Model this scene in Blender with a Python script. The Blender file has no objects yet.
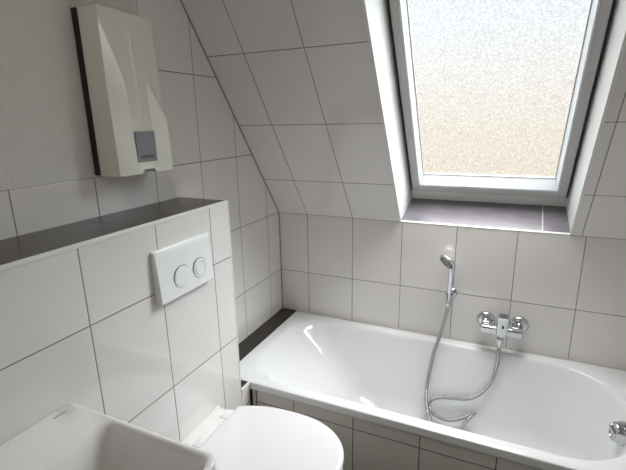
import bpy, bmesh, math
from math import sin, cos, pi, radians, sqrt, atan2
from mathutils import Vector, Matrix

scn = bpy.context.scene
COL = scn.collection
A = radians(54.0905)          # pitch of the sloping wall
SA, CA = sin(A), cos(A)
KNEE = 1.0                    # height where the wall tilts
RIM = 0.431                   # height of the bath rim
LEDGE = 1.211                 # height of the cistern wall
TW, TH = 0.25, 0.33           # tile size

# ------------------------------------------------------------------ materials
def new_mat(name):
    m = bpy.data.materials.new(name); m.use_nodes = True
    nt = m.node_tree
    return m, nt, nt.nodes['Principled BSDF']

def plain(name, col, rough=0.5, metal=0.0, coat=0.0, bump=None, spec=0.5):
    m, nt, b = new_mat(name)
    b.inputs['Base Color'].default_value = (*col, 1)
    b.inputs['Roughness'].default_value = rough
    b.inputs['Metallic'].default_value = metal
    b.inputs['Coat Weight'].default_value = coat
    b.inputs['Specular IOR Level'].default_value = spec
    tc = nt.nodes.new('ShaderNodeTexCoord')
    n = nt.nodes.new('ShaderNodeTexNoise')
    n.inputs['Scale'].default_value = bump[0] if bump else 30
    n.inputs['Detail'].default_value = 3
    nt.links.new(tc.outputs['Object'], n.inputs['Vector'])
    if bump:
        bp = nt.nodes.new('ShaderNodeBump')
        bp.inputs['Strength'].default_value = bump[1]
        bp.inputs['Distance'].default_value = bump[2]
        nt.links.new(n.outputs['Fac'], bp.inputs['Height'])
        nt.links.new(bp.outputs['Normal'], b.inputs['Normal'])
    else:
        mr = nt.nodes.new('ShaderNodeMapRange')
        mr.inputs['To Min'].default_value = max(0, rough - .02)
        mr.inputs['To Max'].default_value = rough + .03
        nt.links.new(n.outputs['Fac'], mr.inputs['Value'])
        nt.links.new(mr.outputs['Result'], b.inputs['Roughness'])
    return m

def tile_mat(name, U, u0, w, V, v0, h, col, col2, grout_col, g=0.0032, rough=0.07, wave=0.12, mottled=0.0):
    m, nt, b = new_mat(name)
    N = nt.nodes.new; L = nt.links.new
    tc = N('ShaderNodeTexCoord')
    def axis(D, off, size):
        d = N('ShaderNodeVectorMath'); d.operation = 'DOT_PRODUCT'
        L(tc.outputs['Object'], d.inputs[0]); d.inputs[1].default_value = D
        s = N('ShaderNodeMath'); s.operation = 'SUBTRACT'; L(d.outputs['Value'], s.inputs[0]); s.inputs[1].default_value = off
        q = N('ShaderNodeMath'); q.operation = 'DIVIDE'; L(s.outputs[0], q.inputs[0]); q.inputs[1].default_value = size
        fl = N('ShaderNodeMath'); fl.operation = 'FLOOR'; L(q.outputs[0], fl.inputs[0])
        a = N('ShaderNodeMath'); a.operation = 'ADD'; L(q.outputs[0], a.inputs[0]); a.inputs[1].default_value = .5
        f = N('ShaderNodeMath'); f.operation = 'FRACT'; L(a.outputs[0], f.inputs[0])
        c = N('ShaderNodeMath'); c.operation = 'SUBTRACT'; L(f.outputs[0], c.inputs[0]); c.inputs[1].default_value = .5
        ab = N('ShaderNodeMath'); ab.operation = 'ABSOLUTE'; L(c.outputs[0], ab.inputs[0])
        mu = N('ShaderNodeMath'); mu.operation = 'MULTIPLY'; L(ab.outputs[0], mu.inputs[0]); mu.inputs[1].default_value = size
        return mu.outputs[0], fl.outputs[0]
    du, iu = axis(U, u0, w); dv, iv = axis(V, v0, h)
    mn = N('ShaderNodeMath'); mn.operation = 'MINIMUM'; L(du, mn.inputs[0]); L(dv, mn.inputs[1])
    edge = N('ShaderNodeMapRange'); edge.interpolation_type = 'SMOOTHSTEP'
    edge.inputs['From Min'].default_value = g * .42; edge.inputs['From Max'].default_value = g * .62
    L(mn.outputs[0], edge.inputs['Value'])
    cell = N('ShaderNodeCombineXYZ'); L(iu, cell.inputs[0]); L(iv, cell.inputs[1])
    wn = N('ShaderNodeTexWhiteNoise'); wn.noise_dimensions = '2D'; L(cell.outputs[0], wn.inputs['Vector'])
    mixc = N('ShaderNodeMix'); mixc.data_type = 'RGBA'
    mixc.inputs['A'].default_value = (*col, 1); mixc.inputs['B'].default_value = (*col2, 1)
    if mottled:
        no = N('ShaderNodeTexNoise'); no.inputs['Scale'].default_value = mottled; no.inputs['Detail'].default_value = 6
        mp = N('ShaderNodeMapping'); mp.inputs['Scale'].default_value = (1, 4, 1)
        L(tc.outputs['Object'], mp.inputs['Vector']); L(mp.outputs[0], no.inputs['Vector'])
        L(no.outputs['Fac'], mixc.inputs['Factor'])
    else:
        L(wn.outputs['Value'], mixc.inputs['Factor'])
    mx = N('ShaderNodeMix'); mx.data_type = 'RGBA'
    mx.inputs['A'].default_value = (*grout_col, 1); L(mixc.outputs['Result'], mx.inputs['B']); L(edge.outputs[0], mx.inputs['Factor'])
    L(mx.outputs['Result'], b.inputs['Base Color'])
    rr = N('ShaderNodeMapRange'); rr.inputs['To Min'].default_value = .8; rr.inputs['To Max'].default_value = rough
    L(edge.outputs[0], rr.inputs['Value']); L(rr.outputs[0], b.inputs['Roughness'])
    # bump: sunk joint with rounded tile edge, slight glaze waviness
    lip = N('ShaderNodeMapRange'); lip.interpolation_type = 'SMOOTHSTEP'
    lip.inputs['From Min'].default_value = 0; lip.inputs['From Max'].default_value = g * 1.3
    L(mn.outputs[0], lip.inputs['Value'])
    b1 = N('ShaderNodeBump'); b1.inputs['Strength'].default_value = .6; b1.inputs['Distance'].default_value = .0015
    L(lip.outputs[0], b1.inputs['Height'])
    nz = N('ShaderNodeTexNoise'); nz.inputs['Scale'].default_value = 9; nz.inputs['Detail'].default_value = 1
    L(tc.outputs['Object'], nz.inputs['Vector'])
    b2 = N('ShaderNodeBump'); b2.inputs['Strength'].default_value = wave; b2.inputs['Distance'].default_value = .004
    L(nz.outputs['Fac'], b2.inputs['Height']); L(b1.outputs[0], b2.inputs['Normal'])
    L(b2.outputs[0], b.inputs['Normal'])
    return m

WT, WT2, GR = (.71, .685, .665), (.74, .715, .695), (.23, .21, .19)
m_tile_left = tile_mat('white_tile_left', (0, 1, 0), -.125, .249, (0, 0, 1), KNEE, TH, WT, WT2, GR)
m_tile_back = tile_mat('white_tile_back', (1, 0, 0), .172, .255, (0, 0, 1), KNEE, TH, WT, WT2, GR)
m_tile_slope = tile_mat('white_tile_slope', (1, 0, 0), .172, .255, (0, -CA, SA), .246 + SA * KNEE, TH, WT, WT2, GR)
m_tile_slope_right = tile_mat('white_tile_slope_right', (1, 0, 0), 1.430, .255, (0, -CA, SA), .238 + SA * KNEE, TH, WT, WT2, GR)
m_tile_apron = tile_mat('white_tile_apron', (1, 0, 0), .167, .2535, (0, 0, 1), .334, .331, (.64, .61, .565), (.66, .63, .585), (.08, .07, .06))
m_dark = tile_mat('dark_tile_sill', (1, 0, 0), 1.284, 3, (0, 1, 0), 5, 9, (.12, .112, .128), (.22, .205, .225), (.5, .48, .46), g=.005, rough=.28, mottled=14)
m_dark_ledge = tile_mat('dark_tile_ledge', (0, 1, 0), -.193, .495, (1, 0, 0), 5, 9, (.034, .025, .021), (.066, .050, .042), (.10, .085, .075), g=.003, rough=.22, mottled=22)
m_dark_low = tile_mat('dark_tile_low', (0, 1, 0), -.058, .8, (1, 0, 0), 5, 9, (.018, .014, .012), (.032, .025, .021), (.14, .11, .09), g=.004, rough=.33, mottled=22)
m_floor = tile_mat('floor_tile', (1, 0, 0), 0, .3, (0, 1, 0), 0, .3, (.10, .09, .085), (.12, .11, .10), (.2, .19, .18), rough=.35)
m_plaster = plain('wall_plaster', (.76, .74, .71), .9, bump=(190, .8, .006))
m_paint = plain('white_paint', (.75, .74, .72), .6)
m_reveal = plain('white_lining', (.66, .67, .66), .4)
m_trim = plain('white_tile_trim', (.76, .75, .72), .3)
m_sash = plain('white_sash_lacquer', (.60, .635, .65), .4)
m_frame = plain('frame_backlit_grey', (.46, .45, .44), .45)  # grey puts the backlit shade of the frame into its colour
m_gasket_shade = plain('black_gasket_and_shade', (.012, .012, .012), .7)
m_ceram = plain('white_ceramic', (.76, .745, .73), .06, coat=.3)
m_enamel = plain('white_enamel', (.75, .765, .77), .11)
m_plastic = plain('white_toilet_plastic', (.74, .73, .75), .13)
m_flush = plain('white_flush_plastic', (.80, .81, .79), .18)
m_chrome = plain('chrome', (.62, .63, .65), .07, metal=1)
m_hose = plain('steel_hose', (.42, .42, .43), .28, metal=1)
m_noz = plain('grey_rubber_nozzles', (.12, .12, .125), .5)
m_cream = plain('cream_plastic', (.78, .77, .68), .12, coat=1.0)
m_creamside = m_cream
m_label = plain('grey_label', (.23, .245, .265), .3)
m_ink = plain('dark_ink', (.02, .02, .03), .5)
m_black = plain('black_plastic', (.012, .012, .013), .45)
m_sil = plain('silicone', (.62, .60, .56), .5)
m_joint = plain('grey_joint', (.27, .25, .23), .7)
m_wood = plain('door_paint', (.72, .71, .69), .4)

# frosted pane: partly clear, partly diffusing, with a fine dimpled pattern
def glass_mat():
    m, nt, b = new_mat('frosted_glass')
    N = nt.nodes.new; L = nt.links.new
    nt.nodes.remove(b)
    out = nt.nodes['Material Output']
    tc = N('ShaderNodeTexCoord')
    vo = N('ShaderNodeTexVoronoi'); vo.inputs['Scale'].default_value = 130; vo.feature = 'SMOOTH_F1'
    vo.inputs['Smoothness'].default_value = .3
    wn = N('ShaderNodeTexNoise'); wn.inputs['Scale'].default_value = 60; wn.inputs['Detail'].default_value = 2
    mxv = N('ShaderNodeMix'); mxv.data_type = 'RGBA'; mxv.inputs['Factor'].default_value = .03
    L(tc.outputs['Object'], wn.inputs['Vector'])
    L(tc.outputs['Object'], mxv.inputs['A']); L(wn.outputs['Color'], mxv.inputs['B'])
    L(mxv.outputs['Result'], vo.inputs['Vector'])
    cr = N('ShaderNodeMapRange'); cr.inputs['From Min'].default_value = .12; cr.inputs['From Max'].default_value = .62
    cr.inputs['To Min'].default_value = .97; cr.inputs['To Max'].default_value = .78
    L(vo.outputs['Distance'], cr.inputs['Value'])
    col = N('ShaderNodeCombineColor')
    for i in range(3): L(cr.outputs[0], col.inputs[i])
    tr = N('ShaderNodeBsdfTransparent'); L(col.outputs[0], tr.inputs['Color'])
    tl = N('ShaderNodeBsdfTranslucent'); L(col.outputs[0], tl.inputs['Color'])
    gl = N('ShaderNodeBsdfGlossy'); gl.inputs['Roughness'].default_value = .25
    bp = N('ShaderNodeBump'); bp.inputs['Distance'].default_value = .003; bp.inputs['Strength'].default_value = .5
    L(vo.outputs['Distance'], bp.inputs['Height']); L(bp.outputs[0], gl.inputs['Normal'])
    a = N('ShaderNodeMixShader'); a.inputs[0].default_value = .012
    L(tr.outputs[0], a.inputs[1]); L(tl.outputs[0], a.inputs[2])
    c = N('ShaderNodeMixShader'); c.inputs[0].default_value = .05
    L(a.outputs[0], c.inputs[1]); L(gl.outputs[0], c.inputs[2])
    L(c.outputs[0], out.inputs['Surface'])
    return m
m_glass = glass_mat()

# ------------------------------------------------------------------ helpers
def props(o, **k):
    for a, b in k.items():
        if b: o[a] = b
def obj(name, bm, mats, parent=None, smooth=False, angle=None, **k):
    bmesh.ops.recalc_face_normals(bm, faces=bm.faces)
    me = bpy.data.meshes.new(name); bm.to_mesh(me); bm.free()
    for m in (mats if isinstance(mats, (list, tuple)) else [mats]): me.materials.append(m)
    if smooth or angle:
        for p in me.polygons: p.use_smooth = True
        if angle:
            me.set_sharp_from_angle(angle=radians(angle))
    o = bpy.data.objects.new(name, me); COL.objects.link(o)
    if parent:
        o.parent = parent
        o.matrix_parent_inverse = Matrix.Translation(parent.location).inverted()
    props(o, **k); return o
def empty(name, loc, label, category, group=None):
    o = bpy.data.objects.new(name, None); COL.objects.link(o); o.location = loc
    o.empty_display_size = .05
    props(o, label=label, category=category, group=group); return o
def box(bm, x0, x1, y0, y1, z0, z1, bev=0, seg=2, mat=0, xf=None):
    b = bmesh.new()
    vs = [b.verts.new((x, y, z)) for x in (x0, x1) for y in (y0, y1) for z in (z0, z1)]
    for f in ((0, 1, 3, 2), (4, 6, 7, 5), (0, 4, 5, 1), (2, 3, 7, 6), (0, 2, 6, 4), (1, 5, 7, 3)):
        b.faces.new([vs[i] for i in f])
    if bev:
        bmesh.ops.bevel(b, geom=b.edges[:], offset=bev, segments=seg, affect='EDGES', profile=.5)
    merge(bm, b, xf, mat)
    return bm
def merge(bm, b, xf=None, mat=0):
    if xf:
        for v in b.verts: v.co = xf(v.co) if callable(xf) else xf @ v.co
    mp = {v: bm.verts.new(v.co) for v in b.verts}
    for f in b.faces:
        nf = bm.faces.new([mp[v] for v in f.verts]); nf.material_index = mat
    b.free()
def slope_xf(c):        # (x, t along the slope upward, o outward) -> world
    return Vector((c.x, -c.y * CA + c.z * SA, KNEE + c.y * SA + c.z * CA))
def loft(bm, loops, cap0=True, cap1=True, mat=0, closed=True):
    rows = [[bm.verts.new(p) for p in l] for l in loops]
    n = len(rows[0])
    for a, b in zip(rows, rows[1:]):
        for i in range(n if closed else n - 1):
            j = (i + 1) % n
            f = bm.faces.new((a[i], a[j], b[j], b[i])); f.material_index = mat
    if cap0: bm.faces.new(rows[0][::-1]).material_index = mat
    if cap1: bm.faces.new(rows[-1]).material_index = mat
    return rows
def frame_of(d):
    d = Vector(d).normalized()
    a = Vector((0, 0, 1)) if abs(d.z) < .9 else Vector((1, 0, 0))
    u = d.cross(a).normalized(); return d, u, d.cross(u)
def lathe(bm, origin, axis, prof, n=40, mat=0, caps=True):      # prof: (distance along axis, radius)
    d, u, w = frame_of(axis); o = Vector(origin)
    loops = [[o + d * s + (u * cos(2 * pi * i / n) + w * sin(2 * pi * i / n)) * r for i in range(n)] for s, r in prof]
    loft(bm, loops, caps, caps, mat); return bm
def catmull(P, k=12):
    P = [Vector(p) for p in P]; P = [2 * P[0] - P[1]] + P + [2 * P[-1] - P[-2]]; out = []
    for i in range(1, len(P) - 2):
        a, b, c, d = P[i - 1:i + 3]
        for j in range(k):
            t = j / k
            out.append(.5 * ((2 * b) + (c - a) * t + (2 * a - 5 * b + 4 * c - d) * t * t + (3 * b - a - 3 * c + d) * t ** 3))
    out.append(P[-2]); return out
def sweep(bm, path, rad, n=12):
    d0 = (path[1] - path[0]).normalized(); _, u, w = frame_of(d0); loops = []
    s = 0
    for i, p in enumerate(path):
        d = (path[min(i + 1, len(path) - 1)] - path[max(i - 1, 0)]).normalized()
        u = (u - d * u.dot(d)).normalized(); w = d.cross(u)
        if i: s += (p - path[i - 1]).length
        r = rad(s) if callable(rad) else rad
        loops.append([p + (u * cos(2 * pi * k / n) + w * sin(2 * pi * k / n)) * r for k in range(n)])
    loft(bm, loops)
def resample(path, step):
    out = [path[0]]; acc = 0
    for a, b in zip(path, path[1:]):
        L = (b - a).length; pos = step - acc
        while pos <= L:
            out.append(a.lerp(b, pos / L)); pos += step
        acc = L - (pos - step)
    out.append(path[-1]); return out
def rrect(x0, x1, y0, y1, r, z=0, n=14, rr=None):   # counter-clockwise; r left corners, rr right corners
    rr = r if rr is None else rr
    pts = []
    for cx, cy, q, a0 in ((x1 - rr, y0 + rr, rr, -pi / 2), (x1 - rr, y1 - rr, rr, 0), (x0 + r, y1 - r, r, pi / 2), (x0 + r, y0 + r, r, pi)):
        for i in range(n + 1):
            a = a0 + pi / 2 * i / n
            pts.append(Vector((cx + q * cos(a), cy + q * sin(a), z)))
        # straight side subdivisions
    out = []
    m = n + 1
    for c in range(4):
        seg = pts[c * m:(c + 1) * m]; nx = pts[((c + 1) % 4) * m]
        out += seg
        for k in range(1, 8): out.append(seg[-1].lerp(nx, k / 8))
    return out
def text_mesh(name, body, size, parent, M, mat):
    cu = bpy.data.curves.new(name + '_curve', 'FONT'); cu.body = body; cu.size = size; cu.extrude = .0003
    cu.align_x = 'CENTER'
    t = bpy.data.objects.new(name + '_tmp', cu); COL.objects.link(t)
    bpy.context.view_layer.update()
    me = bpy.data.meshes.new_from_object(t.evaluated_get(bpy.context.evaluated_depsgraph_get()))
    bpy.data.objects.remove(t); me.name = name
    me.transform(M); me.materials.clear(); me.materials.append(mat)
    o = bpy.data.objects.new(name, me); COL.objects.link(o); o.parent = parent
    o.matrix_parent_inverse = Matrix.Translation(parent.location).inverted()
    return o
S = dict(kind='structure')

# ------------------------------------------------------------------ room shell
XR, YF, HC = 1.712, -2.75, 2.40
def quadcells(bm, us, vs, place, pick):
    for i in range(len(us) - 1):
        for j in range(len(vs) - 1):
            f = bm.faces.new([bm.verts.new(place(u, v)) for u, v in ((us[i], vs[j]), (us[i + 1], vs[j]), (us[i + 1], vs[j + 1]), (us[i], vs[j + 1]))])
            f.material_index = pick((us[i] + us[i + 1]) / 2, (vs[j] + vs[j + 1]) / 2)
def finish_wall(name, bm, mats, thick):
    bmesh.ops.remove_doubles(bm, verts=bm.verts, dist=1e-5)
    me = bpy.data.meshes.new(name); bm.to_mesh(me); bm.free()
    for m in mats: me.materials.append(m)
    o = bpy.data.objects.new(name, me); COL.objects.link(o); o['kind'] = 'structure'
    s = o.modifiers.new('thickness', 'SOLIDIFY'); s.thickness = thick; s.offset = -1
    return o
bm = bmesh.new()
quadcells(bm, [YF, -.872, 0.0], [0, KNEE + TH, 2.46], lambda u, v: (0, u, v), lambda u, v: 0 if (v < 1.33 or u > -.872) else 1)
finish_wall('wall_left', bm, [m_tile_left, m_plaster], .12)
bm = bmesh.new(); box(bm, -.12, XR + .12, 0, .2, 0, KNEE)
obj('wall_back', bm, m_tile_back, **S)
bm = bmesh.new(); box(bm, XR, XR + .12, YF, 0.0, 0, 2.46)
obj('wall_right', bm, m_plaster, **S)
bm = bmesh.new()
box(bm, -.12, .80, YF - .12, YF, 0, 2.46); box(bm, 1.62, XR + .12, YF - .12, YF, 0, 2.46); box(bm, .80, 1.62, YF - .12, YF, 2.03, 2.46)
obj('wall_front', bm, m_plaster, **S)
bm = bmesh.new(); box(bm, -.12, XR + .12, YF - .12, .2, -.12, 0)
obj('floor', bm, m_floor, **S)
bm = bmesh.new(); box(bm, -.12, XR + .12, YF - .12, -.95, HC, HC + .12)
obj('ceiling', bm, m_paint, **S)
# sloping tiled wall with the skylight opening
OX0, OX1, OT1 = .672, 1.390, 1.26
bm = bmesh.new()
box(bm, -.12, OX0, -.10, 1.80, 0, .21, xf=slope_xf)
box(bm, OX1, XR + .12, -.10, 1.80, 0, .21, mat=1, xf=slope_xf)
box(bm, OX0, OX1, OT1, 1.80, 0, .21, xf=slope_xf)
obj('wall_sloping', bm, [m_tile_slope, m_tile_slope_right], **S)
# door behind the camera
door = empty('door_1', (1.21, YF, 0), None, None); door['kind'] = 'structure'
bm = bmesh.new(); box(bm, .84, 1.58, YF - .06, YF - .02, .005, 1.99, .003)
obj('door_leaf', bm, m_wood, door)
bm = bmesh.new()
box(bm, .78, .84, YF - .12, YF + .012, 0, 2.05, .003); box(bm, 1.58, 1.64, YF - .12, YF + .012, 0, 2.05, .003); box(bm, .84, 1.58, YF - .12, YF + .012, 1.99, 2.05, .003)
obj('door_frame', bm, m_wood, door)
bm = bmesh.new(); lathe(bm, (.90, YF - .02, 1.02), (0, 1, 0), [(0, .025), (.006, .025), (.007, .01), (.045, .01)], 24)
box(bm, .89, 1.01, YF + .02, YF + .034, 1.01, 1.03, .005)
obj('door_handle', bm, m_chrome, door)

# cistern half wall, with dark tiled top
cw = empty('wall_cistern', (.11, -1.7, 0), None, None); cw['kind'] = 'structure'
bm = bmesh.new(); box(bm, 0.0, .22, YF, -.763, 0, LEDGE - .008)
obj('cistern_wall_body', bm, m_tile_left, cw)
bm = bmesh.new(); box(bm, .0005, .211, YF, -.767, LEDGE - .008, LEDGE)
obj('ledge_tile', bm, m_dark_ledge, cw, label='dark brown tiled top')
bm = bmesh.new()
box(bm, .211, .222, YF, -.763, LEDGE - .010, LEDGE + .001, .002)
box(bm, .0005, .211, -.768, -.761, LEDGE - .010, LEDGE + .001, .002)
box(bm, .214, .2215, -.768, -.7615, RIM, LEDGE - .010, .0015)
obj('edge_trim', bm, m_trim, cw, label='white edge trim')
# low ledge around the end of the bath
lw = empty('wall_low_ledge', (.045, -.35, 0), None, None); lw['kind'] = 'structure'
bm = bmesh.new(); box(bm, 0, .089, -.7055, 0, 0, RIM - .008)
obj('low_ledge_body', bm, m_tile_left, lw)
bm = bmesh.new(); box(bm, .0005, .089, -.7055, -.0005, RIM - .008, RIM)
obj('low_ledge_tile', bm, m_dark_low, lw, label='dark brown tiled top')
le = empty('wall_low_end', (.11, -.735, 0), None, None); le['kind'] = 'structure'
bm = bmesh.new(); box(bm, 0, .2215, -.763, -.7055, 0, RIM - .008)
obj('low_end_body', bm, m_tile_left, le)
bm = bmesh.new(); box(bm, .0005, .2155, -.7625, -.7055, RIM - .008, RIM)
obj('low_end_tile', bm, m_dark_low, le, label='dark brown tiled top')
bm = bmesh.new(); box(bm, .2155, .2235, -.7625, -.7055, RIM - .012, RIM + .001, .0015)
obj('edge_trim', bm, m_trim, le, label='white edge trim')
# silicone joint between tiles and bath
bm = bmesh.new(); box(bm, .10, XR, -.0045, -.0002, RIM - .004, RIM + .003, .001)
obj('trim_1', bm, m_sil, **S)

bm = bmesh.new(); box(bm, .0002, .0045, -.0045, -.0002, RIM, KNEE)
obj('trim_2', bm, m_joint, **S)
bm = bmesh.new(); box(bm, .0002, .0032, 0, 1.70, -.0045, -.0002, xf=slope_xf)
obj('trim_3', bm, m_joint, **S)
# ------------------------------------------------------------------ skylight
win = empty('window_1', (1.03, .1, KNEE + .1), None, None); win['kind'] = 'structure'
IX0, IX1, OD = .699, 1.373, .20
def lining(xo, xi, sgn):
    b = bmesh.new()
    o0, o1, t0, t1 = 0.0, OD, -.09, OT1
    pts = [(xo, t0, o0), (xo, t1, o0), (xi, t1, o1), (xi, t0, o1)]
    back = [(xo - sgn * .0, t0, o0), (xo, t1, o0), (xo - sgn * .002, t1, o1), (xo - sgn * .002, t0, o1)]
    a = [b.verts.new(slope_xf(Vector(p))) for p in pts]
    c = [b.verts.new(slope_xf(Vector((p[0] - sgn * .004, p[1], p[2])))) for p in back]
    b.faces.new(a)
    b.faces.new(c[::-1])
    for i in range(4): b.faces.new((a[i], c[i], c[(i + 1) % 4], a[(i + 1) % 4]))
    return b
# clip the linings below the sill plane is unnecessary: they disappear into the wall
obj('side_lining', lining(OX0, IX0, 1), m_reveal, win)
obj('side_lining', lining(OX1, IX1, -1), m_reveal, win)
bm = bmesh.new(); box(bm, IX0 - .03, IX1 + .03, OT1 - .012, OT1, .001, OD, xf=slope_xf)
obj('top_lining', bm, m_reveal, win)
bm = bmesh.new()
box(bm, OX0 - .007, OX0 + .004, .004, OT1, -.002, .006, .001, xf=slope_xf)
box(bm, OX1 - .004, OX1 + .007, .004, OT1, -.002, .006, .001, xf=slope_xf)
obj('opening_trim', bm, m_trim, win)
# sloping tiled sill, rises towards the window
SL = atan2(.100, .17)
def sill_xf(c):     # (x, along, up)
    return Vector((c.x, c.y * cos(SL) - c.z * sin(SL), KNEE + .003 + c.y * sin(SL) + c.z * cos(SL)))
bm = bmesh.new(); box(bm, OX0, OX1, .006, .24, -.012, 0, xf=sill_xf)
obj('window_sill', bm, m_dark, win, label='dark tiled window sill')
bm = bmesh.new(); box(bm, OX0, OX1, -.003, .007, -.012, .001, .0015, xf=sill_xf)
obj('sill_trim', bm, m_trim, win, label='white edge trim')
bm = bmesh.new(); box(bm, OX0 + .002, OX1 - .002, .01, .30, -.11, -.0125, xf=sill_xf)
obj('sill_bed', bm, m_plaster, win)
bm = bmesh.new(); box(bm, IX0 - .004, IX1 + .004, -.045, .0585, .176, .2, .002, xf=slope_xf)
obj('frame_bead', bm, m_trim, win, label='cream bead below the frame')
# window frame ring (backlit shade in its grey), glazing sash (white bevel), pane
FX0, FX1, FT0, FT1, FO, go = .707, 1.364, .062, 1.235, .155, .192
def ring(x0, x1, t0, t1, w, o0, o1, bev=0):
    b = bmesh.new()
    box(b, x0, x0 + w, t0, t1, o0, o1, bev, xf=slope_xf); box(b, x1 - w, x1, t0, t1, o0, o1, bev, xf=slope_xf)
    box(b, x0 + w, x1 - w, t0, t0 + w, o0, o1, bev, xf=slope_xf); box(b, x0 + w, x1 - w, t1 - w, t1, o0, o1, bev, xf=slope_xf)
    return b
obj('window_frame', ring(FX0, FX1, FT0, FT1, .031, FO, go + .005, .002), m_frame, win)
obj('gasket', ring(FX0 - .0065, FX1 + .0065, FT0 - .004, FT1 + .01, .0065, FO + .004, go + .005), m_gasket_shade, win)
def quadring(x0, x1, t0, t1, o):
    return [slope_xf(Vector(p)) for p in ((x0, t0, o), (x1, t0, o), (x1, t1, o), (x0, t1, o))]
bm = bmesh.new()
gx0, gx1, gt0, gt1, go = .757, 1.3155, .138, 1.17, .192
loft(bm, [quadring(FX0 + .0312, FX1 - .0312, FT0 + .0312, FT1 - .0312, go + .005), quadring(FX0 + .0312, FX1 - .0312, FT0 + .0312, FT1 - .0312, FO - .001),
          quadring(FX0 + .038, FX1 - .038, FT0 + .041, FT1 - .038, FO - .001), quadring(gx0, gx1, gt0, gt1, go), quadring(gx0, gx1, gt0, gt1, go + .003)], False, False)
obj('glazing_sash', bm, m_sash, win)
bm = bmesh.new()
b_ = .0035
loft(bm, [quadring(gx0, gx1, gt0, gt1, go - .001), quadring(gx0 + b_, gx1 - b_, gt0 + b_, gt1 - b_, go - .001), quadring(gx0 + b_, gx1 - b_, gt0 + b_, gt1 - b_, go + .003), quadring(gx0, gx1, gt0, gt1, go + .003)], False, False)
obj('pane_seal', bm, m_frame, win)
bm = bmesh.new(); box(bm, gx0 - .0, gx1 + .0, gt0 - .0, gt1 + .0, go + .004, go + .010, xf=slope_xf)
obj('glass_pane', bm, m_glass, win)
bm = bmesh.new()
for a, b2, c, d in ((.70, gx0, FT0, FT1), (gx1, 1.372, FT0, FT1), (gx0, gx1, FT0, gt0), (gx0, gx1, gt1, FT1)):
    box(bm, a, b2, c, d, go + .0055, go + .012, .001, xf=slope_xf)
obj('outer_cladding', bm, m_frame, win)

# ------------------------------------------------------------------ bathtub
tub = empty('bathtub', (.9, -.35, 0), 'white enamel bathtub below the skylight', 'bathtub')
bm = bmesh.new()
X0, X1, Y0, Y1 = .091, 1.708, -.7045, -.005
L = []
L.append(rrect(X0 + .008, X1 - .008, Y0 + .008, Y1 - .002, .008, RIM - .036))
L.append(rrect(X0 + .001, X1 - .001, Y0 + .001, Y1 - .001, .010, RIM - .034))
L.append(rrect(X0, X1, Y0, Y1, .012, RIM - .028))
L.append(rrect(X0, X1, Y0, Y1, .010, RIM - .0045))
L.append(rrect(X0 + .002, X1 - .002, Y0 + .0013, Y1 - .002, .010, RIM - .0013))
L.append(rrect(X0 + .007, X1 - .006, Y0 + .0045, Y1 - .005, .010, RIM))
bx0, bx1, by0, by1 = .155, 1.612, -.650, -.066
L.append(rrect(bx0 - .010, bx1 + .008, by0 - .008, by1 + .007, .17, RIM - .0004, rr=.25))
L.append(rrect(bx0 - .006, bx1 + .004, by0 - .004, by1 + .003, .17, RIM - .003, rr=.25))
L.append(rrect(bx0 + .006, bx1, by0 + .001, by1 - .001, .17, RIM - .010, rr=.25))
L.append(rrect(bx0 + .022, bx1 - .004, by0 + .005, by1 - .006, .17, RIM - .022, rr=.25))
ZB = .052
K = 26
H = RIM - .022 - ZB
for k in range(1, K + 1):
    s = k / K
    # s<.7 : wall, then fillet into the floor
    if s < .6:
        q = s / .6; dz = q * (H - .085); ins = q * .075; insL = q * .30; insR = q * .055; r = .17 - .08 * q
    else:
        q = (s - .6) / .4; a = q * pi / 2
        dz = H - .085 + .085 * sin(a); f = 1 - cos(a)
        ins = .075 + .018 * sin(a) + .085 * f; insL = .30 + .06 * sin(a) + .15 * f; insR = .055 + .015 * sin(a) + .095 * f
    rr = max(.06, .25 - .25 * ins); r = r if s < .6 else max(.06, .09 - .2 * (ins - .075))
    L.append(rrect(bx0 + .022 + insL, bx1 - .004 - insR, by0 + .005 + ins, by1 - .006 - ins, r, RIM - .022 - dz, rr=rr))
# floor of the basin converges to the outlet
last = L[-1]
for k in range(1, 6):
    L.append([p.lerp(Vector((1.25, -.36, ZB - .006)), k / 6) - Vector((0, 0, 0)) for p in last])
loft(bm, L, False, True)
tb = obj('bath_body', bm, m_enamel, tub, smooth=True)
sol = tb.modifiers.new('sheet', 'SOLIDIFY'); sol.thickness = .004; sol.offset = -1
bm = bmesh.new(); lathe(bm, (1.25, -.36, ZB - .008), (0, 0, 1), [(0, .036), (.006, .036), (.009, .033), (.009, .024), (.007, .022), (.013, .018), (.015, .006)], 32)
obj('drain_plug', bm, m_chrome, tub, angle=40, label='chrome drain plug')
bm = bmesh.new()
ax = Vector((-1, -.12, .16)).normalized(); oc = Vector((1.592, -.370, .368))
lathe(bm, oc, ax, [(-.02, .045), (.004, .045), (.009, .043), (.010, .038), (.012, .037), (.028, .036), (.032, .033), (.033, .028), (.030, .0255), (.030, .008)], 44)
d, u, w = frame_of(ax)
hb = bmesh.new(); box(hb, -.030, .030, -.006, .006, .0, .008, .003)
M = Matrix((( *u, 0), (*w, 0), (*d, 0), (0, 0, 0, 1))).transposed(); M.translation = oc + ax * .0295
merge(bm, hb, M)
obj('overflow_knob', bm, m_chrome, tub, angle=35, label='chrome overflow knob')
for i, (lx, ly) in enumerate(((.55, -.5), (.55, -.2), (1.4, -.5), (1.4, -.2))):
    bm = bmesh.new(); lathe(bm, (lx, ly, 0), (0, 0, 1), [(0, .022), (.005, .022), (.006, .008), (ZB - .006, .008)], 16)
    obj('foot', bm, m_hose, tub)
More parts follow.
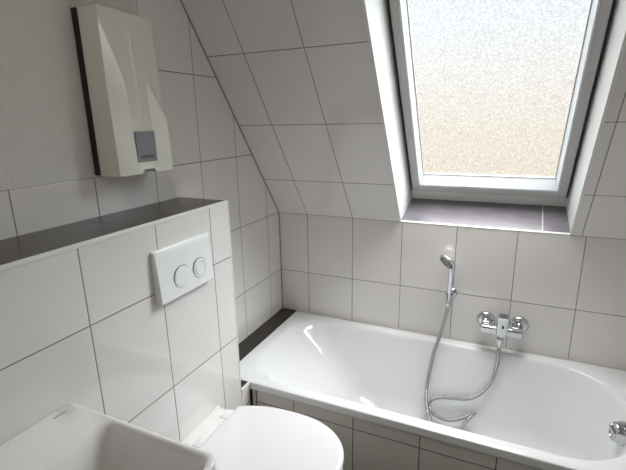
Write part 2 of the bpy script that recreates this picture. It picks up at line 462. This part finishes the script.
# tiled front panel
pan = empty('wall_bath_front', (.95, -.68, 0), None, None); pan['kind'] = 'structure'
bm = bmesh.new(); box(bm, .2465, XR - .001, -.690, -.672, .001, RIM - .043)
obj('tiled_panel', bm, m_tile_apron, pan)
bm = bmesh.new(); box(bm, .2238, .2385, -.6915, -.668, .001, RIM - .030)
obj('corner_strip', bm, m_sil, pan)
bm = bmesh.new(); box(bm, .2385, .2465, -.681, -.668, .001, RIM - .043); box(bm, .2385, XR - .001, -.682, -.672, RIM - .043, RIM - .0365)  # panel-end joint; black strip below the rim paints the shade there
obj('joint_and_rim_shade', bm, m_gasket_shade, pan)

# ------------------------------------------------------------------ bath mixer and hand shower
mix = empty('bath_mixer', (1.164, 0, .563), 'chrome wall-mounted bath mixer tap with single lever', 'tap')
for x in (1.094, 1.236):
    bm = bmesh.new(); lathe(bm, (x, -.0005, .560), (0, -1, 0), [(0, .041), (.004, .041), (.012, .037), (.019, .026), (.022, .017), (.040, .016)], 36)
    obj('escutcheon', bm, m_chrome, mix, angle=35)
bm = bmesh.new()
box(bm, 1.073, 1.254, -.088, -.040, .526, .568, .012, 4)
lathe(bm, (1.164, -.064, .552), (0, -1, .25), [(-.015, .027), (.018, .027), (.023, .025)], 36)
lathe(bm, (1.164, -.064, .535), (0, 0, -1), [(-.004, .019), (.012, .018), (.020, .013), (.028, .0125)], 28)
obj('mixer_body', bm, m_chrome, mix, angle=35)
bm = bmesh.new()
lp = []
for s, hw, dd, y, z in ((0, .019, .010, -.104, .545), (.2, .024, .014, -.100, .557), (.55, .0255, .015, -.098, .590), (.85, .0255, .012, -.103, .622), (1, .023, .008, -.108, .642), (1.05, .016, .003, -.110, .650)):
    lp.append([Vector((1.168 + p.x, y + p.y, z + p.y * .3)) for p in rrect(-hw, hw, -dd, dd, dd * .9, 0, n=5)])
loft(bm, lp)
lathe(bm, (1.164, -.080, .556), (0, -1, .25), [(0, .022), (.02, .021)], 24)
obj('lever', bm, m_chrome, mix, angle=40)
bm = bmesh.new(); lathe(bm, (1.1685, -.1185, .585), (0, -1, .1), [(0, .0055), (.002, .005), (.0022, .003)], 16)
obj('temperature_dot', bm, m_noz, mix, label='dark temperature mark')
bm = bmesh.new(); lathe(bm, (1.162, -.066, .511), (0, 0, -1), [(0, .013), (.004, .0165), (.022, .016), (.034, .0125), (.048, .0095)], 24)
obj('outlet_nut', bm, m_chrome, mix, angle=35)

hold = empty('shower_holder', (.932, 0, .672), 'small chrome wall bracket holding the hand shower', 'shower holder')
bm = bmesh.new(); lathe(bm, (.934, -.0005, .672), (0, -1, 0), [(0, .024), (.004, .024), (.010, .019), (.012, .011), (.034, .010)], 30)
obj('wall_rosette', bm, m_chrome, hold, angle=35)
bm = bmesh.new()
n = 30; loops = []
for (z, ro) in ((-.014, .0165), (.016, .0195)):
    loops.append([Vector((.927 + ro * cos(a), -.052 + ro * sin(a), .668 + z)) for a in [radians(-60 + 300 * i / n) for i in range(n + 1)]])
for (z, ro) in ((.016, .0145), (-.014, .0115)):
    loops.append([Vector((.927 + ro * cos(a), -.052 + ro * sin(a), .668 + z)) for a in [radians(-60 + 300 * i / n) for i in range(n + 1)]])
rows = loft(bm, loops + [loops[0]], False, False, closed=False)
bmesh.ops.remove_doubles(bm, verts=bm.verts, dist=1e-6)
bmesh.ops.holes_fill(bm, edges=bm.edges)
obj('clasp', bm, m_chrome, hold, angle=40)

hs = empty('hand_shower', (.927, -.052, .66), 'chrome hand shower with round grey-nozzled head, upright in its wall bracket', 'hand shower')
bm = bmesh.new()
hp = catmull([(.927, -.052, .648), (.928, -.053, .70), (.930, -.056, .77), (.930, -.060, .818), (.925, -.066, .842)], 8)
hr = lambda s: .0095 + .003 * min(1, s / .05) + .0015 * min(1, max(0, s - .1) / .05)
sweep(bm, hp, hr, 20)
obj('handle', bm, m_chrome, hs, smooth=True)
hc = Vector((.916, -.078, .851)); hn = Vector((-.52, -.62, -.58)).normalized()
bm = bmesh.new(); lathe(bm, hc, hn, [(-.012, .012), (-.009, .026), (-.004, .038), (.001, .0435), (.005, .045), (.009, .044), (.011, .040), (.0115, .036)], 44)
obj('shower_head', bm, m_chrome, hs, angle=40)
bm = bmesh.new()
lathe(bm, hc, hn, [(.0100, .036), (.0125, .035), (.0135, .010)], 40, 0)
d, u, w = frame_of(hn)
for R_, cnt in ((.011, 6), (.021, 10), (.031, 16)):
    for i in range(cnt):
        a = 2 * pi * i / cnt
        lathe(bm, hc + hn * .0128 + (u * cos(a) + w * sin(a)) * R_, hn, [(0, .0034), (.003, .0024)], 6, 1)
obj('spray_face', bm, [m_chrome, m_noz], hs, label='round spray face with grey nozzles')

hose = empty('shower_hose', (.927, -.04, .64), 'flexible metal shower hose looping down into the bathtub', 'hose')
P = [(.927, -.052, .628), (.920, -.062, .58), (.902, -.085, .484), (.881, -.104, .396), (.870, -.127, .309), (.863, -.146, .236), (.867, -.178, .174),
     (.880, -.203, .135), (.900, -.225, .090), (.935, -.250, .0675), (.985, -.245, .0665), (1.026, -.222, .086), (1.055, -.200, .126), (1.080, -.182, .160), (1.0895, -.178, .1735), (1.082, -.180, .169), (1.066, -.183, .153), (1.027, -.190, .128),
     (.975, -.196, .108), (.919, -.190, .110), (.883, -.176, .138), (.889, -.166, .171), (.928, -.157, .192), (.996, -.154, .204), (1.061, -.150, .219),
     (1.114, -.139, .264), (1.146, -.121, .325), (1.160, -.100, .393), (1.162, -.073, .440), (1.162, -.067, .462)]
path = resample(catmull(P, 14), .0018)
bm = bmesh.new(); sweep(bm, path, lambda s: .0078 + .0014 * cos(2 * pi * s / .0090), 12)
obj('corrugated_hose', bm, m_hose, hose, smooth=True)
bm = bmesh.new(); lathe(bm, (.927, -.052, .650), (-.05, -.08, -1), [(0, .0105), (.003, .0115), (.024, .0105), (.032, .0085)], 20)
obj('hose_nut', bm, m_chrome, hose, angle=35)

# ------------------------------------------------------------------ toilet
tc = empty('toilet', (.22, -1.015, 0), 'white wall-hung toilet with closed lid beside the bathtub', 'toilet')
TY, TX0 = -1.017, .2205
def dshape(xb, xf, hw, z, n=36, back=.13, sq=.5):
    # outline of a seat: straight narrow back at xb, rounded front at xf
    pts = []
    xm = xf - (hw * 1.22)
    for i in range(n + 1):
        a = -pi / 2 + pi * i / n
        pts.append(Vector((xm + (xf - xm) * abs(cos(a)) ** .92, TY + hw * (abs(sin(a)) ** .96) * (1 if sin(a) > 0 else -1), z)))
    m = 14
    side = []
    for i in range(1, m + 1):
        t = i / m
        # from (xm, hw) to (xb, back) curving
        x = xm + (xb - xm) * t
        y = back + (hw - back) * (1 - t ** 2.6)
        side.append(Vector((x, TY + y, z)))
    pts += side
    q = 6
    for i in range(1, q): pts.append(Vector((xb, TY + back * (1 - 2 * i / q), z)))
    for s_ in reversed(side): pts.append(Vector((s_.x, 2 * TY - s_.y, z)))
    return pts
LZ = .462
bm = bmesh.new()
lo = []
for (d_, z) in ((.012, LZ - .020), (.002, LZ - .018), (0, LZ - .012), (.001, LZ - .006), (.006, LZ - .0015), (.014, LZ), (.06, LZ + .002), (.11, LZ + .003)):
    lo.append(dshape(.288 + d_, .748 - d_, .186 - d_, z, back=.135 - min(d_, .05)))
loft(bm, lo)
obj('lid', bm, m_plastic, tc, angle=50)
bm = bmesh.new()
lo = [dshape(.296 + d_, .743 - d_, .183 - d_, z, back=.13) for d_, z in ((.004, LZ - .034), (0, LZ - .031), (0, LZ - .025), (.003, LZ - .0215))]
loft(bm, lo)
obj('seat', bm, m_plastic, tc, angle=50)
bm = bmesh.new()
lo = []
for z, xf, hw, bk in ((.10, .42, .085, .085), (.105, .45, .095, .09), (.16, .56, .125, .10), (.24, .66, .155, .105), (.33, .725, .176, .107), (.40, .742, .180, .108), (.420, .744, .181, .108), (.4255, .740, .177, .106)):
    lo.append(dshape(TX0, xf, hw, z, back=bk))
loft(bm, lo)
obj('bowl', bm, m_ceram, tc, angle=50)
bm = bmesh.new()
lo = [[Vector((x, TY + y, z)) for x, y in ((TX0, -.103 + i), (TX0, .103 - i), (.258, .103 - i), (.300, .118 - i), (.300, -.118 + i), (.258, -.103 + i))] for z, i in ((.424, 0), (.452, 0), (.4555, .003))]
loft(bm, lo)
obj('hinge_shelf', bm, m_ceram, tc, angle=30)
for s in (-1, 1):
    bm = bmesh.new(); box(bm, .262, .292, TY + s * .075 - .020, TY + s * .075 + .020, .450, .4568, .0005)
    obj('hinge', bm, m_plastic, tc, angle=40)
bm = bmesh.new(); box(bm, .2202, .2265, TY - .106, TY + .106, .424, .4590, .0015)
obj('wall_joint', bm, m_trim, tc, label='white sealant line at the wall')

# ------------------------------------------------------------------ flush plate
fp = empty('flush_plate', (.2205, -1.03, 1.045), 'white dual flush plate with two round buttons on cistern wall', 'flush plate')
bm = bmesh.new()
FY0, FY1, FZ0, FZ1 = -1.153, -.902, .964, 1.128
loops = []
for i, dx in ((0, .0005), (0, .008), (.001, .0115), (.004, .0135)):
    loops.append([Vector((.2205 + dx * (1 + .75 * (FZ1 - p.y) / .164 if dx > .001 else 1), p.x, p.y)) for p in rrect(FY0 + i, FY1 - i, FZ0 + i, FZ1 - i, .004, n=4)])
loft(bm, loops)
obj('cover_plate', bm, m_flush, fp, angle=35)
FXs = .2205 + .0135 * 1.47 + .0002
for cy, cz, r, nm in ((-1.054, 1.023, .0365, 'full_flush_button'), (-.969, 1.025, .0335, 'half_flush_button')):
    bm = bmesh.new()
    lathe(bm, (FXs - .0005, cy, cz), (1, 0, 0), [(0, r + .0012), (.0009, r + .0012), (.0009, r - .001), (.0009, .001)], 44, 0)
    g_ = obj('button_gap', bm, m_noz, fp)
    bm = bmesh.new()
    if nm.startswith('full'):
        pr = [(.0005, r - .0008), (.0022, r - .0008), (.0032, r - .0025), (.0026, r * .5), (.0022, .001)]
    else:
        pr = [(.0005, r - .0008), (.0022, r - .0008), (.0032, r - .0025), (.0030, r - .008), (.0012, r - .0095), (.0012, r - .0105), (.0030, r - .012), (.0026, .001)]
    lathe(bm, (FXs, cy, cz), (1, 0, 0), pr, 44)
    obj(nm, bm, m_flush, fp, angle=40)

# ------------------------------------------------------------------ washbasin
wb = empty('washbasin', (.2205, -1.72, .838), 'white rectangular ceramic washbasin at lower left', 'washbasin')
WZ = .841
wx0, wx1, wy0, wy1 = .2205, .663, -1.985, -1.452
bx = (.352, .645, -1.967, -1.470)
bm = bmesh.new()
lo = [rrect(.2205, .56, -1.93, -1.507, .03, WZ - .16, rr=.08), rrect(.2205, .60, -1.95, -1.487, .02, WZ - .145, rr=.07), rrect(.2205, .645, -1.975, -1.462, .006, WZ - .10, rr=.045),
      rrect(wx0, wx1, wy0, wy1, .003, WZ - .055, rr=.034), rrect(wx0, wx1, wy0, wy1, .003, WZ - .006, rr=.034), rrect(wx0 + .001, wx1 - .0015, wy0 + .0015, wy1 - .0015, .003, WZ - .002, rr=.033),
      rrect(wx0 + .002, wx1 - .005, wy0 + .005, wy1 - .005, .003, WZ, rr=.030),
      rrect(bx[0] - .006, bx[1] + .006, bx[2] - .006, bx[3] + .006, .030, WZ - .0005, rr=.026), rrect(bx[0], bx[1] + .001, bx[2] - .001, bx[3] + .001, .032, WZ - .005, rr=.026),
      rrect(bx[0] + .006, bx[1] - .002, bx[2] + .002, bx[3] - .002, .034, WZ - .014, rr=.028)]
for k in range(1, 13):
    s = k / 12
    if s < .5:
        q = s / .5; dz = .014 + q * .060; i = .002 + q * .010; iL = .006 + q * .022
    else:
        a = (s - .5) / .5 * pi / 2; dz = .074 + .036 * sin(a); f = 1 - cos(a); i = .012 + .004 * sin(a) + .045 * f; iL = .028 + .008 * sin(a) + .05 * f
    lo.append(rrect(bx[0] + iL, bx[1] - i, bx[2] + i, bx[3] - i, .036, WZ - dz, rr=.034))
lst = lo[-1]
for k in range(1, 5): lo.append([p.lerp(Vector((.49, -1.72, WZ - .114)), k / 5) for p in lst])
loft(bm, lo)
obj('basin', bm, m_ceram, wb, angle=60)
bm = bmesh.new(); lathe(bm, (.49, -1.72, WZ - .1135), (0, 0, 1), [(0, .031), (.003, .031), (.005, .028), (.005, .020), (.009, .017), (.010, .004)], 28)
obj('basin_drain', bm, m_chrome, wb, angle=35, label='chrome drain')
bm = bmesh.new()
box(bm, .2425, .2460, -1.512, -1.482, WZ + .0, WZ + .0006)
for v in bm.verts: v.co.x += (v.co.y + 1.50) * .12
obj('maker_mark', bm, m_label, wb, label='thin dark maker mark')

# ------------------------------------------------------------------ water heater
wh = empty('water_heater', (0, -1.0, 1.333), 'cream electric water heater with grey label panel on left wall', 'water heater')
HZ0, HZ1 = 1.333, 1.795
bm = bmesh.new(); box(bm, .0005, .020, -1.118, -.884, HZ0 + .002, HZ1 - .002, .003)
obj('back_plate', bm, m_black, wh, label='black mounting plate')
NU, NV = 96, 96
def sst(a, b, x):
    t = min(1, max(0, (x - a) / (b - a))); return t * t * (3 - 2 * t)
def uL(v):
    P_ = [(0, .335), (.27, .325), (.5, .30), (.62, .265), (.78, .13), (.93, .0), (1, 0)]
    for (a, x), (b, y) in zip(P_, P_[1:]):
        if v <= b: return x + (y - x) * (v - a) / (b - a)
    return 0
D = .100
def depth(u, v):
    l = uL(v); W = .21
    up = -.035 * v * .46
    c = D - .055 * W * (u - l) if u > l else D
    if u <= l: return D - .10 * W * (l - u) + up
    if l <= 0: c = D - .055 * W * u
    c += .0024 * math.exp(-((u - .52) / .024) ** 2) * sst(.93, .80, v) * sst(.29, .33, v)
    uc = .70
    if u > uc:
        top = .64 - .85 * (u - uc)
        k = sst(top + .02, top - .02, v)
        c += k * .155 * W * (u - uc)
    return c + up
bm = bmesh.new()
rows = []
for j in range(NV + 1):
    v = j / NV; row = []
    for i in range(NU + 1):
        u = i / NU
        y = -1.105 + .21 * u
        n_ = .012 * sst(.36, .42, u) * sst(.68, .62, u)
        zz = HZ0 + n_ * (1 - v) ** 2 + (HZ1 - HZ0) * v - .0
        row.append(bm.verts.new((depth(u, v), y, zz)))
    rows.append(row)
for j in range(NV):
    for i in range(NU):
        bm.faces.new((rows[j][i], rows[j][i + 1], rows[j + 1][i + 1], rows[j + 1][i]))
# sides back to the plate
edge = [rows[0][i] for i in range(NU + 1)] + [rows[j][NU] for j in range(1, NV + 1)] + [rows[NV][i] for i in range(NU - 1, -1, -1)] + [rows[j][0] for j in range(NV - 1, 0, -1)]
bk = []
for v_ in edge:
    c = v_.co
    bk.append(bm.verts.new((.020, -.9995 + (c.y + 1.0) * 1.075, c.z)))
for i in range(len(edge)):
    j = (i + 1) % len(edge)
    bm.faces.new((edge[i], bk[i], bk[j], edge[j]))
bm.faces.new(bk)
obj('front_cover', bm, m_cream, wh, angle=28)
bm = bmesh.new()
c0 = D - .0025
box(bm, c0 - .006, c0 + .003, -1.038, -.9595, 1.368, 1.460, .001)
obj('label_panel', bm, m_label, wh, label='blue-grey label panel')
MT = Matrix.Translation((c0 + .0031, -.9985, 1.378)) @ Matrix(((0, 0, 1, 0), (1, 0, 0, 0), (0, 1, 0, 0), (0, 0, 0, 1)))
text_mesh('label_text', 'SIEMENS', .0155, wh, MT, m_ink)

# ------------------------------------------------------------------ added lamp, unseen behind the camera, to brighten the room
cl = empty('added_ceiling_lamp', (.85, -1.95, HC), 'added round ceiling lamp, out of view, brightening the room', 'lamp')
bm = bmesh.new(); lathe(bm, (.85, -1.95, HC - .0005), (0, 0, -1), [(0, .17), (.02, .17), (.025, .165)], 40)
obj('added_lamp_base', bm, m_trim, cl, angle=35)
m_added_lamp, nt, b = new_mat('added_lamp_glass')
b.inputs['Base Color'].default_value = (.9, .9, .88, 1)
b.inputs['Emission Color'].default_value = (1, .93, .84, 1); b.inputs['Emission Strength'].default_value = 6.5
bm = bmesh.new(); lathe(bm, (.85, -1.95, HC - .025), (0, 0, -1), [(0, .158), (.02, .156), (.045, .135), (.062, .09), (.07, .03)], 40)
obj('added_lamp_shade', bm, m_added_lamp, cl, smooth=True)

# ------------------------------------------------------------------ daylight
wd = bpy.data.worlds.new('daylight'); scn.world = wd; wd.use_nodes = True
nt = wd.node_tree; N = nt.nodes.new; Lk = nt.links.new
bg = nt.nodes['Background']
g = N('ShaderNodeTexCoord'); sp = N('ShaderNodeSeparateXYZ'); Lk(g.outputs['Generated'], sp.inputs[0])
no = N('ShaderNodeTexNoise'); no.inputs['Scale'].default_value = 2.2; no.inputs['Detail'].default_value = 1
Lk(g.outputs['Generated'], no.inputs['Vector'])
ad = N('ShaderNodeMath'); ad.operation = 'MULTIPLY_ADD'; Lk(no.outputs['Fac'], ad.inputs[0]); ad.inputs[1].default_value = .12; Lk(sp.outputs['Z'], ad.inputs[2])
mr = N('ShaderNodeMapRange'); mr.inputs['From Min'].default_value = -1; mr.inputs['From Max'].default_value = 1; Lk(ad.outputs[0], mr.inputs['Value'])
ra = N('ShaderNodeValToRGB'); Lk(mr.outputs[0], ra.inputs[0])
e = ra.color_ramp.elements
e[0].position = 0; e[0].color = (.30, .26, .21, 1)
e[1].position = 1; e[1].color = (1, 1, 1, 1)
def stop(el, col):
    x = e.new((sin(radians(el)) + .06 + 1) / 2); x.color = (*col, 1)
stop(-25, (.70, .58, .42)); stop(-9, (.84, .73, .57)); stop(-2, (.90, .82, .69)); stop(4, (.95, .93, .88)); stop(9, (.93, .99, 1.02)); stop(20, (.92, 1.03, 1.1))
stop(30, (.88, .96, 1.0)); stop(60, (1, 1, 1))
st = N('ShaderNodeMapRange'); st.inputs['From Min'].default_value = .25; st.inputs['From Max'].default_value = .62
st.inputs['To Min'].default_value = 1.0; st.inputs['To Max'].default_value = 17.0; Lk(sp.outputs['Z'], st.inputs['Value'])
Lk(ra.outputs[0], bg.inputs['Color']); 
# thin cloud is brighter on the right-hand side of the sky
xm = N('ShaderNodeMath'); xm.operation = 'MULTIPLY_ADD'; Lk(sp.outputs['X'], xm.inputs[0]); xm.inputs[1].default_value = 1.0; xm.inputs[2].default_value = 1.08
s1 = N('ShaderNodeMath'); s1.operation = 'SUBTRACT'; Lk(st.outputs[0], s1.inputs[0]); s1.inputs[1].default_value = 1
s2 = N('ShaderNodeMath'); s2.operation = 'MULTIPLY_ADD'; Lk(s1.outputs[0], s2.inputs[0]); Lk(xm.outputs[0], s2.inputs[1]); s2.inputs[2].default_value = 1
Lk(s2.outputs[0], bg.inputs['Strength'])
pl = bpy.data.lights.new('skylight_portal', 'AREA'); pl.shape = 'RECTANGLE'; pl.size = gx1 - gx0; pl.size_y = gt1 - gt0
pl.cycles.is_portal = True
po = bpy.data.objects.new('skylight_portal', pl); COL.objects.link(po)
po.location = slope_xf(Vector(((gx0 + gx1) / 2, (gt0 + gt1) / 2, go + .02)))
zc = Vector((0, SA, CA)); xc = Vector((1, 0, 0)); yc = zc.cross(xc)
po.matrix_world = Matrix(((xc.x, yc.x, zc.x, po.location.x), (xc.y, yc.y, zc.y, po.location.y), (xc.z, yc.z, zc.z, po.location.z), (0, 0, 0, 1)))

# ------------------------------------------------------------------ camera
cam = bpy.data.cameras.new('camera'); co = bpy.data.objects.new('camera', cam); COL.objects.link(co); scn.camera = co
cam.sensor_width = 36; cam.lens = 429.595 * 36 / 626; cam.clip_start = .02
yaw, pitch, roll = -.4311, .2611, -.0189
f = Vector((sin(yaw) * cos(pitch), cos(yaw) * cos(pitch), -sin(pitch)))
rt = Vector((cos(yaw), -sin(yaw), 0)); up = rt.cross(f)
r2 = rt * cos(roll) + up * sin(roll); u2 = -rt * sin(roll) + up * cos(roll)
loc = Vector((1.13399, -2.02275, 1.48382))
co.matrix_world = Matrix(((r2.x, u2.x, -f.x, loc.x), (r2.y, u2.y, -f.y, loc.y), (r2.z, u2.z, -f.z, loc.z), (0, 0, 0, 1)))

vs = scn.view_settings
vs.view_transform = 'Standard'; vs.look = 'None'; vs.exposure = 0.34; vs.gamma = 1; vs.use_curve_mapping = False
scn.cycles.max_bounces = 12; scn.cycles.diffuse_bounces = 8; scn.cycles.glossy_bounces = 5; scn.cycles.transparent_max_bounces = 8
scn.cycles.use_denoising = True; scn.cycles.sample_clamp_indirect = 6
